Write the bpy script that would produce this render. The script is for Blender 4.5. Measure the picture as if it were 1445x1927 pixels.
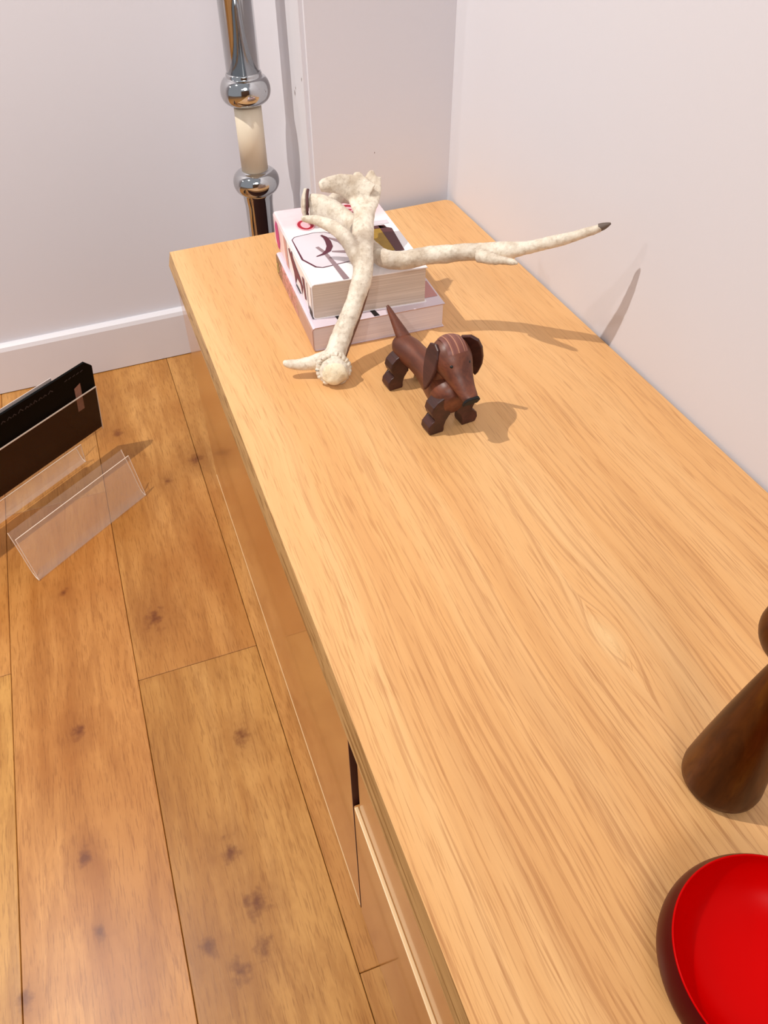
import bpy, bmesh, math, random
from mathutils import Vector, Matrix, noise
random.seed(7)
for o in list(bpy.data.objects): bpy.data.objects.remove(o)
scn = bpy.context.scene
COL = scn.collection

# ------------------------------------------------------------------ camera
cam_d = bpy.data.cameras.new('camera'); cam = bpy.data.objects.new('camera', cam_d); COL.objects.link(cam)
cam_d.sensor_fit = 'VERTICAL'; cam_d.sensor_height = 36.0
cam_d.lens = 1472.46 / 1927 * 36.0
cam_d.shift_x = 77.2 / 1927; cam_d.shift_y = -25.76 / 1927
cam_d.clip_start = 0.02
R = Vector((0.94625111, -0.32053284, -0.04321489)); U = Vector((0.25226037, 0.64778658, 0.71884439)); F = Vector((0.20241921, 0.69110871, -0.6938265))
m = Matrix.Identity(4)
for i in range(3): m[i][0] = R[i]; m[i][1] = U[i]; m[i][2] = -F[i]
m[0][3], m[1][3], m[2][3] = -0.08355, -1.11684, 0.97727
cam.matrix_world = m
scn.camera = cam

# ------------------------------------------------------------------ world and lamps
w = bpy.data.worlds.new('room_light'); scn.world = w; w.use_nodes = True
w.node_tree.nodes['Background'].inputs[0].default_value = (0.93, 0.95, 1.0, 1)
w.node_tree.nodes['Background'].inputs[1].default_value = 0.47

def spot(name, loc, target, power, radius, color, size=70, blend=0.6):
    d = bpy.data.lights.new(name, 'SPOT'); d.energy = power; d.shadow_soft_size = radius; d.color = color
    d.spot_size = math.radians(size); d.spot_blend = blend
    o = bpy.data.objects.new(name, d); COL.objects.link(o); o.location = loc
    o.rotation_euler = (Vector(target) - Vector(loc)).to_track_quat('-Z', 'Y').to_euler(); return o
spot('spot_light', (-0.80, -0.12, 2.20), (0.15, -0.45, 0.40), 128, 0.013, (1, 0.94, 0.87), 100)
spot('spot_light', (-2.10, 0.35, 2.05), (0.25, -0.35, 0.5), 24, 0.03, (1, 0.95, 0.91), 60)
spot('spot_light', (-1.10, -2.30, 2.20), (-0.25, 0.05, 0.1), 40, 0.03, (1, 0.94, 0.88), 34)
spot('spot_light', (-0.50, -2.90, 2.60), (0.1, -0.5, 0.3), 112, 0.5, (1, 0.95, 0.91), 90)  # broad soft fill added behind the camera to even out the walls

vs = scn.view_settings
vs.view_transform = 'Standard'; vs.look = 'None'; vs.gamma = 1.0; vs.use_curve_mapping = False; vs.exposure = -0.13

# ------------------------------------------------------------------ helpers
H = 0.4477      # worktop height
def lin(c):
    c = c / 255.0
    return c / 12.92 if c <= 0.04045 else ((c + 0.055) / 1.055) ** 2.4
def rgb(r, g, b): return (lin(r), lin(g), lin(b), 1)

class N:
    """tiny node-graph helper"""
    def __init__(s, name):
        s.m = bpy.data.materials.new(name); s.m.use_nodes = True
        s.nt = s.m.node_tree; s.b = s.nt.nodes['Principled BSDF']
    def n(s, t, **k):
        x = s.nt.nodes.new(t)
        for a, v in k.items(): setattr(x, a, v)
        return x
    def link(s, a, b): s.nt.links.new(a, b)
    def set(s, **k):
        for a, v in k.items(): s.b.inputs[a.replace('_', ' ')].default_value = v
        return s
    def coord(s, scale=(1, 1, 1), out='Object', rot=(0, 0, 0), loc=(0, 0, 0)):
        t = s.n('ShaderNodeTexCoord'); mp = s.n('ShaderNodeMapping')
        mp.inputs['Scale'].default_value = scale; mp.inputs['Rotation'].default_value = rot; mp.inputs['Location'].default_value = loc
        s.link(t.outputs[out], mp.inputs['Vector']); return mp.outputs[0]
    def noise(s, vec, scale=5, detail=4, rough=0.5, dist=0.0):
        x = s.n('ShaderNodeTexNoise'); x.inputs['Scale'].default_value = scale; x.inputs['Detail'].default_value = detail
        x.inputs['Roughness'].default_value = rough; x.inputs['Distortion'].default_value = dist
        if vec is not None: s.link(vec, x.inputs['Vector'])
        return x.outputs['Fac']
    def ramp(s, fac, stops):
        x = s.n('ShaderNodeValToRGB'); e = x.color_ramp.elements
        while len(e) > 1: e.remove(e[-1])
        e[0].position = stops[0][0]; e[0].color = stops[0][1]
        for p, c in stops[1:]:
            k = e.new(p); k.color = c
        s.link(fac, x.inputs[0]); return x.outputs[0]
    def mix(s, f, a, b, mode='MIX'):
        x = s.n('ShaderNodeMix', data_type='RGBA', blend_type=mode)
        if isinstance(f, (int, float)): x.inputs[0].default_value = f
        else: s.link(f, x.inputs[0])
        for v, i in ((a, 6), (b, 7)):
            if isinstance(v, tuple): x.inputs[i].default_value = v
            else: s.link(v, x.inputs[i])
        return x.outputs[2]
    def math(s, op, a, b=0.0, clamp=False):
        x = s.n('ShaderNodeMath', operation=op); x.use_clamp = clamp
        for v, i in ((a, 0), (b, 1)):
            if isinstance(v, (int, float)): x.inputs[i].default_value = v
            else: s.link(v, x.inputs[i])
        return x.outputs[0]
    def bump(s, h, strength=0.3, dist=0.001):
        x = s.n('ShaderNodeBump'); x.inputs['Strength'].default_value = strength; x.inputs['Distance'].default_value = dist
        s.link(h, x.inputs['Height']); s.link(x.outputs[0], s.b.inputs['Normal'])
    def base(s, c): s.link(c, s.b.inputs['Base Color']); return s

G = lambda v: (v, v, v, 1)
def plain(name, col, rough=0.5, metal=0.0, var=0.04, scale=30, **k):
    q = N(name); f = q.noise(q.coord(), scale, 3)
    dk = tuple(c * (1 - var * 2.5) for c in col[:3]) + (1,)
    q.base(q.mix(f, col, dk)); q.set(Roughness=rough, Metallic=metal, **k); return q.m

# wall paint
def wall_mat():
    q = N('white_wall_paint'); v = q.coord()
    f = q.noise(v, 1.3, 2)
    q.base(q.mix(f, rgb(224, 222, 228), rgb(219, 218, 224)))
    q.set(Roughness=0.6); q.bump(q.noise(v, 260, 3), 0.12, 0.0006); return q.m
M_wall = wall_mat()
M_trim = plain('white_gloss_skirting', rgb(226, 223, 227), 0.35, var=0.01)

# worktop wood
def table_wood(name, light, mid, dark, rough=0.33, grain=1.0, coat=0.0, fine_y=True, figure=None):
    q = N(name)
    tc = q.n('ShaderNodeTexCoord')
    # gently bend the grain around a knot-like figure
    sep = q.n('ShaderNodeSeparateXYZ'); q.link(tc.outputs['Object'], sep.inputs[0])
    x, y, z = sep.outputs
    bend = q.noise(q.coord((1.2, 1.2, 1.2)), 1.6, 2)
    xx = q.math('ADD', x, q.math('MULTIPLY', q.math('SUBTRACT', bend, 0.5), 0.09))
    if figure:
        kd = q.n('ShaderNodeVectorMath', operation='DISTANCE'); ks = q.n('ShaderNodeVectorMath', operation='MULTIPLY')
        q.link(tc.outputs['Object'], ks.inputs[0]); ks.inputs[1].default_value = (1, 0.42, 0); q.link(ks.outputs[0], kd.inputs[0])
        kd.inputs[1].default_value = (figure[0], figure[1] * 0.42, 0)
        near = kd.outputs['Value']
        push = q.math('DIVIDE', 0.00055, q.math('ADD', near, 0.009))
        sgn_ = q.math('SUBTRACT', q.math('MULTIPLY', q.math('GREATER_THAN', x, figure[0]), 2.0), 1.0)
        xx = q.math('SUBTRACT', xx, q.math('MULTIPLY', push, sgn_))
    comb = q.n('ShaderNodeCombineXYZ'); q.link(xx, comb.inputs[0]); q.link(q.math('MULTIPLY', y, 0.035), comb.inputs[1]); q.link(z, comb.inputs[2])
    vec = comb.outputs[0]
    wide = q.noise(vec, 14, 4, 0.55)
    band = q.noise(vec, 55, 5, 0.65)
    comb2 = q.n('ShaderNodeCombineXYZ'); q.link(xx, comb2.inputs[0]); q.link(q.math('MULTIPLY', y, 0.022), comb2.inputs[1]); q.link(z, comb2.inputs[2])
    fine = q.noise(comb2.outputs[0], 300, 4, 0.65)
    # broken pores
    pores = q.noise(q.coord((700, 24, 24)), 1.0, 2, 0.5)
    c = q.ramp(wide, [(0.3, light), (0.55, mid), (0.8, light)])
    c = q.mix(q.math('MULTIPLY', q.ramp(band, [(0.46, G(0)), (0.62, G(1))]), 0.30 * grain), c, dark)
    c = q.mix(q.math('MULTIPLY', q.ramp(fine, [(0.53, G(0)), (0.62, G(1))]), 0.75 * grain), c, dark)
    if fine_y:   # the grain is much bolder towards the near end of the board
        fade = q.n('ShaderNodeMapRange'); q.link(y, fade.inputs[0]); fade.inputs[1].default_value = 0.65; fade.inputs[2].default_value = 0.0
        fade.inputs[3].default_value = 0.17; fade.inputs[4].default_value = 0.62
        c0 = q.ramp(wide, [(0.3, light), (0.7, mid)])
        c = q.mix(fade.outputs[0], c0, c)
    c = q.mix(q.math('MULTIPLY', q.ramp(pores, [(0.58, G(0)), (0.66, G(1))]), 0.30 * grain), c, dark)
    if figure:
        c = q.mix(q.math('MULTIPLY', q.math('SUBTRACT', 1.0, q.math('DIVIDE', near, 0.012), True), 0.42), c, rgb(244, 214, 160))
    q.base(c); q.set(Roughness=rough)
    q.b.inputs['Specular IOR Level'].default_value = 0.3
    q.b.inputs['Coat Weight'].default_value = coat; q.b.inputs['Coat Roughness'].default_value = 0.08
    q.bump(fine, 0.06, 0.0004); return q.m
M_top = table_wood('pale_cherry_worktop', rgb(230, 184, 128), rgb(216, 160, 100), rgb(158, 98, 52), figure=(0.2194 - 0.22, -0.8212 + 0.95))
M_edge = table_wood('worktop_edge_veneer', rgb(206, 166, 114), rgb(186, 144, 92), rgb(128, 88, 44), 0.45, fine_y=False)
M_door = table_wood('lacquered_cherry_front', rgb(206, 146, 82), rgb(194, 132, 70), rgb(176, 112, 56), 0.25, 0.35, 0.7, fine_y=False)
M_doorlip = plain('pale_edge_highlight', rgb(236, 200, 150), 0.4)
M_dark = plain('dark_brown_carcass', rgb(70, 30, 22), 0.6)

# floor oak
def floor_mat():
    q = N('rustic_oak_plank')
    oi = q.n('ShaderNodeObjectInfo')
    tc = q.n('ShaderNodeTexCoord'); geo = q.n('ShaderNodeNewGeometry')
    off = q.n('ShaderNodeVectorMath', operation='SCALE'); 
    comb = q.n('ShaderNodeCombineXYZ'); q.link(oi.outputs['Random'], comb.inputs[0]); q.link(oi.outputs['Random'], comb.inputs[2])
    q.link(comb.outputs[0], off.inputs[0]); off.inputs['Scale'].default_value = 37.0
    add = q.n('ShaderNodeVectorMath', operation='ADD'); q.link(geo.outputs['Position'], add.inputs[0]); q.link(off.outputs[0], add.inputs[1])
    P = add.outputs[0]
    # knots: world-space spots on the boards
    knots = [(-.294, -.4549, .011), (-.3015, -.6323, .010), (-.2931, -.7265, .007), (-.0798, -.5393, .012), (-.1301, -.6855, .012),
             (-.114, -.7565, .014), (-.118, -.8042, .011), (-.1756, -.7856, .011), (-.1496, -.8202, .012), (-.1633, -.2944, .016),
             (-.3785, -.7698, .010), (-.028, .060, .013), (-.295, -.1874, .007), (-.16, .20, .010), (-.25, .30, .012), (-.09, .02, .008)]
    near = None; warp = q.noise(geo.outputs['Position'], 70, 3)
    for kx, ky, kr in knots:
        d = q.n('ShaderNodeVectorMath', operation='DISTANCE')
        sc = q.n('ShaderNodeVectorMath', operation='MULTIPLY'); q.link(geo.outputs['Position'], sc.inputs[0]); sc.inputs[1].default_value = (1, 0.75, 0)
        q.link(sc.outputs[0], d.inputs[0]); d.inputs[1].default_value = (kx, ky * 0.75, 0)
        t = q.math('DIVIDE', d.outputs['Value'], kr * 1.15)
        near = t if near is None else q.math('MINIMUM', near, t)
    near_w = q.math('ADD', near, q.math('MULTIPLY', q.math('SUBTRACT', warp, 0.5), 2.4))
    mp = q.n('ShaderNodeMapping'); q.link(P, mp.inputs[0]); mp.inputs['Scale'].default_value = (1, 0.13, 1)
    pull = q.math('DIVIDE', 0.012, q.math('ADD', near, 0.8))
    cx = q.n('ShaderNodeCombineXYZ'); q.link(pull, cx.inputs[0])
    ad = q.n('ShaderNodeVectorMath', operation='ADD'); q.link(mp.outputs[0], ad.inputs[0]); q.link(cx.outputs[0], ad.inputs[1])
    v = ad.outputs[0]
    wide = q.noise(v, 11, 4, 0.6, 0.8); band = q.noise(v, 48, 5, 0.7, 0.5)
    mp2 = q.n('ShaderNodeMapping'); q.link(P, mp2.inputs[0]); mp2.inputs['Scale'].default_value = (520, 40, 30)
    pores = q.noise(mp2.outputs[0], 1.0, 2, 0.6)
    blot = q.noise(P, 7, 4, 0.6)
    c = q.ramp(wide, [(0.3, rgb(224, 170, 106)), (0.5, rgb(206, 150, 86)), (0.7, rgb(186, 128, 66))])
    c = q.mix(q.math('MULTIPLY', q.ramp(band, [(0.46, G(0)), (0.62, G(1))]), 0.42), c, rgb(158, 100, 44))
    c = q.mix(q.math('MULTIPLY', q.ramp(blot, [(0.5, G(0)), (0.75, G(1))]), 0.55), c, rgb(176, 112, 50))
    c = q.mix(q.math('MULTIPLY', q.ramp(pores, [(0.54, G(0)), (0.64, G(1))]), 0.36), c, rgb(136, 82, 32))
    c = q.mix(q.math('MULTIPLY', q.ramp(near_w, [(0.0, G(1)), (2.6, G(0))]) if False else q.math('SUBTRACT', 1.0, q.math('DIVIDE', near_w, 3.2), True), 0.55), c, rgb(150, 92, 40))
    c = q.mix(q.math('MULTIPLY', q.math('SUBTRACT', 1.0, q.math('DIVIDE', near_w, 0.9), True), 0.95), c, rgb(122, 68, 32))
    c = q.mix(1.0, c, oi.outputs['Color'], 'MULTIPLY')
    q.base(c); q.set(Roughness=0.36); q.b.inputs['Specular IOR Level'].default_value = 0.3; q.bump(band, 0.12, 0.0008); return q.m
M_floor = floor_mat()
M_sub = plain('dark_subfloor', rgb(110, 66, 34), 0.9)

def chrome():
    q = N('polished_chrome'); f = q.noise(q.coord(), 20, 2)
    q.base(q.mix(f, (0.56, 0.57, 0.58, 1), (0.50, 0.51, 0.53, 1))); q.set(Roughness=0.05, Metallic=1.0); return q.m
M_chrome = chrome()
M_cream = plain('cream_enamel', rgb(222, 210, 188), 0.4, var=0.02)

def antler_mat(name, light, tone):
    q = N(name); v = q.coord()
    n1 = q.noise(v, 38, 5, 0.65); n2 = q.noise(v, 190, 4, 0.7); n3 = q.noise(v, 14, 3, 0.5)
    c = q.mix(q.ramp(n1, [(0.42, G(0)), (0.62, G(1))]), light, tone)
    c = q.mix(q.math('MULTIPLY', q.ramp(n3, [(0.54, G(0)), (0.68, G(1))]), 0.55), c, rgb(150, 132, 118))
    c = q.mix(q.math('MULTIPLY', q.ramp(n2, [(0.5, G(0)), (0.7, G(1))]), 0.42), c, rgb(140, 116, 90))
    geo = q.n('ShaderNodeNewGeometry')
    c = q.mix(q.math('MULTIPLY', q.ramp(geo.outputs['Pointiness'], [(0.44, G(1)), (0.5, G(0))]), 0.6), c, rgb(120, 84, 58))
    q.base(c); q.set(Roughness=0.55); q.bump(n2, 0.45, 0.0012); return q.m
M_antler = antler_mat('weathered_antler', rgb(232, 222, 204), rgb(204, 188, 166))
M_burr = antler_mat('antler_cut_bone', rgb(240, 228, 198), rgb(214, 190, 150))
M_tip = plain('dark_antler_burr', rgb(84, 44, 42), 0.6)

def walnut(name, a, b, c_, scale=1.0, rough=0.42, axis=(60, 8, 60)):
    q = N(name); v = q.coord(tuple(t * scale for t in axis))
    n1 = q.noise(v, 1.0, 4, 0.6, 0.6); n2 = q.noise(q.coord(tuple(t * 7 * scale for t in axis)), 1.0, 2)
    c = q.ramp(n1, [(0.3, a), (0.52, b), (0.72, c_)])
    c = q.mix(q.math('MULTIPLY', q.ramp(n2, [(0.52, G(0)), (0.7, G(1))]), 0.35), c, a)
    q.base(c); q.set(Roughness=rough); q.bump(n2, 0.08, 0.0004); return q.m
M_walnut = walnut('oiled_walnut', rgb(66, 30, 20), rgb(104, 54, 34), rgb(128, 70, 44))
M_walnut_d = walnut('dark_walnut', rgb(44, 20, 16), rgb(66, 32, 26), rgb(84, 44, 36))
M_stripe = walnut('striped_walnut', rgb(96, 52, 46), rgb(128, 76, 64), rgb(156, 102, 84), 1.0, 0.42, (190, 4, 8))
M_black = plain('black_enamel', rgb(14, 10, 10), 0.3)
M_peg = walnut('brown_turned_wood', rgb(54, 18, 0), rgb(82, 38, 4), rgb(106, 58, 8), 1.0, 0.33, (60, 60, 10)); M_peg.node_tree.nodes['Principled BSDF'].inputs['Specular IOR Level'].default_value = 0.2

def page_mat(name, a, b, pitch):
    q = N(name); v = q.coord((6, 6, pitch)); f = q.noise(v, 1.0, 4, 0.7)
    g = q.noise(q.coord((14, 14, pitch * 0.25)), 1.0, 3)
    c = q.mix(q.ramp(f, [(0.35, G(0)), (0.7, G(1))]), a, b); c = q.mix(q.math('MULTIPLY', g, 0.3), c, b)
    q.base(c); q.set(Roughness=0.8); q.bump(f, 0.3, 0.0006); return q.m
M_page = page_mat('cream_page_edges', rgb(226, 210, 196), rgb(186, 168, 152), 900)
M_page2 = page_mat('lilac_white_page_edges', rgb(232, 218, 216), rgb(204, 188, 190), 900)

def cover_mat():
    q = N('printed_white_cover'); t = q.n('ShaderNodeTexCoord'); s = q.n('ShaderNodeSeparateXYZ'); q.link(t.outputs['Object'], s.inputs[0])
    n = q.noise(q.coord(), 26, 3)
    k = q.math('SUBTRACT', s.outputs[1], 0.135); k = q.math('MULTIPLY', k, 34.0, True)
    k = q.math('MULTIPLY', k, q.math('ADD', n, 0.25), True)
    q.base(q.mix(k, rgb(246, 242, 244), rgb(238, 196, 202))); q.set(Roughness=0.3); return q.m
M_cover = cover_mat()
def cover2_mat():
    q = N('printed_pink_grey_cover'); t = q.n('ShaderNodeTexCoord'); s = q.n('ShaderNodeSeparateXYZ'); q.link(t.outputs['Object'], s.inputs[0])
    n = q.noise(q.coord(), 120, 3); k = q.math('MULTIPLY', q.math('SUBTRACT', s.outputs[1], 0.07), 30.0, True)
    low = q.mix(n, rgb(196, 160, 146), rgb(184, 146, 136)); hi = q.mix(q.ramp(n, [(0.42, G(0)), (0.56, G(1))]), rgb(216, 150, 150), rgb(168, 118, 104))
    c = q.mix(k, low, hi)
    k2 = q.math('MULTIPLY', q.math('SUBTRACT', s.outputs[1], 0.165), 80.0, True); c = q.mix(k2, c, rgb(134, 100, 72))
    q.base(c); q.set(Roughness=0.4); return q.m
M_cover2 = cover2_mat()
M_cover2t = plain('lilac_white_cover', rgb(226, 212, 222), 0.35, var=0.05, scale=40)

def acrylic(name, tint=(1, 1, 1, 1)):
    q = N(name); f = q.noise(q.coord(), 3, 1)
    q.base(q.mix(f, tint, tint)); q.set(Roughness=0.02, IOR=1.49); q.b.inputs['Transmission Weight'].default_value = 1.0; return q.m
def sheet(name, tint, rough=0.04, alpha=0.14):
    """thin clear acrylic sheet: see-through with a faint milky film and a mirror gloss"""
    q = N(name); f = q.noise(q.coord(), 3, 2)
    q.base(q.mix(f, tint, tint)); q.set(Roughness=rough, IOR=1.49, Alpha=alpha); return q.m
M_acr = sheet('clear_acrylic_sheet', rgb(240, 226, 214), 0.06, 0.13)
M_acr_dark = sheet('smoky_acrylic_sheet', rgb(120, 84, 60), 0.08, 0.13)
M_acr_edge = plain('bright_acrylic_edge', rgb(248, 232, 214), 0.2)
M_card = plain('black_card', (0.0006, 0.0006, 0.0008, 1), 0.6); M_card.node_tree.nodes['Principled BSDF'].inputs['Specular IOR Level'].default_value = 0.12
M_white = plain('white_paper', rgb(236, 226, 222), 0.6)

def redglass():
    q = N('red_enamel'); t = q.n('ShaderNodeTexCoord'); f = q.noise(t.outputs['Object'], 30, 2)
    q.base(q.mix(f, (0.58, 0.0, 0.0, 1), (0.52, 0.0, 0.0, 1))); q.set(Roughness=0.3); q.b.inputs['Specular IOR Level'].default_value = 0.06
    return q.m
M_red = redglass()
M_redout = plain('dark_red_enamel', (0.075, 0.0, 0.001, 1), 0.3); M_redout.node_tree.nodes['Principled BSDF'].inputs['Specular IOR Level'].default_value = 0.15

def make(name, bm, mat, parent=None, origin=(0, 0, 0), smooth=False, kind=None, rotz=None):
    """bm holds world coordinates; the object's origin goes to `origin` (or to its parent)"""
    me = bpy.data.meshes.new(name)
    o = bpy.data.objects.new(name, me); COL.objects.link(o)
    org = Vector(origin)
    if parent is not None:
        o.parent = parent; org = parent_origin(parent)
    else: o.location = org
    bmesh.ops.translate(bm, verts=bm.verts, vec=-org)
    bmesh.ops.recalc_face_normals(bm, faces=bm.faces)
    if smooth:
        for f in bm.faces: f.smooth = True
    bm.to_mesh(me); bm.free()
    for mm in (mat if isinstance(mat, (list, tuple)) else [mat]): me.materials.append(mm)
    if kind: o['kind'] = kind
    return o
def parent_origin(p):
    v = Vector((0, 0, 0))
    while p is not None: v += p.location; p = p.parent
    return v
def empty(name, loc, label, cat, group=None):
    o = bpy.data.objects.new(name, None); COL.objects.link(o); o.location = loc; o.empty_display_size = 0.02
    o['label'] = label; o['category'] = cat
    if group: o['group'] = group
    return o
def box(bm, a, b, bevel=0.0, seg=2):
    r = bmesh.ops.create_cube(bm, size=1.0); vs_ = r['verts']
    for v in vs_:
        v.co = Vector([a[i] + (v.co[i] + 0.5) * (b[i] - a[i]) for i in range(3)])
    if bevel:
        es = list({e for v in vs_ for e in v.link_edges})
        bmesh.ops.bevel(bm, geom=es, offset=bevel, segments=seg, affect='EDGES', profile=0.6)
    return bm
def prism(pts, depth, M=None, bevel=0.0, seg=2):
    """closed outline pts (u,v) extruded symmetric in w by depth; M maps (u,v,w) to world"""
    bm = bmesh.new()
    lo = [bm.verts.new((p[0], p[1], -depth / 2)) for p in pts]; hi = [bm.verts.new((p[0], p[1], depth / 2)) for p in pts]
    n = len(pts); bm.faces.new(lo[::-1]); bm.faces.new(hi)
    for i in range(n): bm.faces.new((lo[i], lo[(i + 1) % n], hi[(i + 1) % n], hi[i]))
    if bevel:
        es = [e for e in bm.edges if abs(e.verts[0].co.z - e.verts[1].co.z) < 1e-9]
        bmesh.ops.bevel(bm, geom=es, offset=bevel, segments=seg, affect='EDGES', profile=0.5)
    if M is not None: bm.transform(M)
    return bm
def frame(o, x, y, z=None):
    x = Vector(x).normalized(); y = Vector(y); y = (y - x * y.dot(x)).normalized(); z = x.cross(y)
    mm = Matrix.Identity(4)
    for i in range(3): mm[i][0] = x[i]; mm[i][1] = y[i]; mm[i][2] = z[i]; mm[i][3] = o[i]
    return mm
def lathe(profile, seg=48, center=(0, 0, 0)):
    bm = bmesh.new(); rings = []
    for r, z in profile:
        if r < 1e-6: rings.append([bm.verts.new((center[0], center[1], center[2] + z))])
        else: rings.append([bm.verts.new((center[0] + r * math.cos(2 * math.pi * k / seg), center[1] + r * math.sin(2 * math.pi * k / seg), center[2] + z)) for k in range(seg)])
    for a, b in zip(rings[:-1], rings[1:]):
        for k in range(seg):
            k2 = (k + 1) % seg
            if len(a) == 1 and len(b) == 1: continue
            if len(a) == 1: bm.faces.new((a[0], b[k], b[k2]))
            elif len(b) == 1: bm.faces.new((a[k], a[k2], b[0]))
            else: bm.faces.new((a[k], a[k2], b[k2], b[k]))
    return bm
def smooth_path(pts, n):
    """Catmull-Rom through rows of numbers"""
    out = []; P = [Vector(p) for p in [list(map(float, q)) for q in pts]] if len(pts[0]) <= 4 else [list(map(float, q)) for q in pts]
    P = [list(p) for p in P]; P = [[2 * a - b for a, b in zip(P[0], P[1])]] + P + [[2 * a - b for a, b in zip(P[-1], P[-2])]]
    for i in range(1, len(P) - 2):
        for k in range(n):
            t = k / n
            out.append([0.5 * ((2 * p1) + (-p0 + p2) * t + (2 * p0 - 5 * p1 + 4 * p2 - p3) * t * t + (-p0 + 3 * p1 - 3 * p2 + p3) * t ** 3)
                        for p0, p1, p2, p3 in zip(P[i - 1], P[i], P[i + 1], P[i + 2])])
    out.append(P[-2]); return out
def sweep(bm, rows, n=6, seg=20, wide_dir=None):
    """rows: (x,y,z, r_wide, r_thin). wide axis follows wide_dir projected across the path"""
    pts = smooth_path(rows, n); rings = []; wd = Vector(wide_dir) if wide_dir is not None else Vector((0, 0, 1))
    for i, p in enumerate(pts):
        a = Vector(pts[max(i - 1, 0)][:3]); b = Vector(pts[min(i + 1, len(pts) - 1)][:3]); t = (b - a).normalized()
        u = (wd - t * wd.dot(t)).normalized(); v = t.cross(u); c = Vector(p[:3])
        r1, r2 = max(p[3], 0.0008), max(p[4], 0.0008)
        rings.append([bm.verts.new(c + u * (r1 * math.cos(2 * math.pi * k / seg)) + v * (r2 * math.sin(2 * math.pi * k / seg))) for k in range(seg)])
    for a, b in zip(rings[:-1], rings[1:]):
        for k in range(seg): bm.faces.new((a[k], a[(k + 1) % seg], b[(k + 1) % seg], b[k]))
    bm.faces.new(rings[0][::-1]); bm.faces.new(rings[-1]); return bm
def ball(bm, c, r, sx=1, sy=1, sz=1, sub=3, rot=None):
    res = bmesh.ops.create_icosphere(bm, subdivisions=sub, radius=1.0)
    for v in res['verts']:
        q = Vector((v.co.x * r * sx, v.co.y * r * sy, v.co.z * r * sz))
        if rot is not None: q = rot @ q
        v.co = q + Vector(c)
    return bm
def ribbon(bm, pts, width, M, h=0.0, closed=False):
    """flat printed stroke; pts in (u,v), M maps to world, h the lift"""
    n = len(pts); L = []; Rr = []
    for i in range(n):
        a = Vector(pts[(i - 1) % n] if closed else pts[max(i - 1, 0)]); b = Vector(pts[(i + 1) % n] if closed else pts[min(i + 1, n - 1)])
        t = (b - a).normalized(); nn = Vector((-t.y, t.x)); wv = width[i] if isinstance(width, (list, tuple)) else width
        c = Vector(pts[i]); p = c + nn * wv / 2; q = c - nn * wv / 2
        L.append(bm.verts.new(M @ Vector((p.x, p.y, h)))); Rr.append(bm.verts.new(M @ Vector((q.x, q.y, h))))
    for i in range(n if closed else n - 1):
        j = (i + 1) % n; bm.faces.new((L[i], L[j], Rr[j], Rr[i]))
def patch(bm, pts, M, h=0.0):
    bm.faces.new([bm.verts.new(M @ Vector((p[0], p[1], h))) for p in pts])

# ------------------------------------------------------------------ the setting
YB = 0.445
make('wall_back', box(bmesh.new(), (-3.2, YB, -0.05), (0.235, YB + 0.1, 2.9)), M_wall, kind='structure')
bm = box(bmesh.new(), (0.229, 0.016, -0.05), (0.9, YB + 0.1, 2.9))
es = [e for e in bm.edges if all(abs(v.co.x - 0.229) < 1e-6 and abs(v.co.y - 0.016) < 1e-6 for v in e.verts)]
bmesh.ops.bevel(bm, geom=es, offset=0.006, segments=4, affect='EDGES')
make('wall_corner', bm, M_wall, kind='structure')
M_tan = plain('unseen_wall_tan', rgb(168, 124, 92), 0.8)
make('unseen_wall_front', box(bmesh.new(), (-3.2, -5.3, -0.05), (0.4535, -5.2, 2.7)), M_tan, kind='structure')  # unseen wall, added to give the chrome a warm tone to reflect
make('wall_right', box(bmesh.new(), (0.4535, -8.0, -0.05), (0.55, 0.016, 2.9)), M_wall, kind='structure')
# skirting with a softly rounded top
pr = [(YB, 0.002), (YB - 0.016, 0.002), (YB - 0.016, 0.098), (YB - 0.013, 0.106), (YB - 0.006, 0.110), (YB, 0.1105)]
bm = prism([(a, b) for a, b in pr], 3.42, frame((-1.49, 0, 0), (0, 1, 0), (0, 0, 1)))
make('baseboard_back', bm, M_trim, kind='structure')
def add_mark(bmk, c, r, ax):
    n = 9; vs_ = []
    for k in range(n):
        a = 2 * math.pi * k / n; rr = r * random.uniform(.6, 1.2)
        vs_.append(bmk.verts.new((c[0], c[1] + rr * .6 * math.cos(a), c[2] + rr * 1.5 * math.sin(a)) if ax == 'x' else (c[0] + rr * .6 * math.cos(a), c[1], c[2] + rr * 1.5 * math.sin(a))))
    bmk.faces.new(vs_)
for (mx, my, mz, mr, ax) in ((0.2288, .0721, .615, .0032, 'x'), (0.2288, .0300, .6440, .0020, 'x'), (0.2288, .0660, .6230, .0016, 'x'), (.330, .0158, .533, .0010, 'y')):
    bm = bmesh.new(); add_mark(bm, (mx, my, mz), mr, ax)
    make('scuff_mark', bm, plain('brown_scuff', rgb(120, 92, 80), 0.7), bpy.data.objects['wall_corner'])
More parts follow.
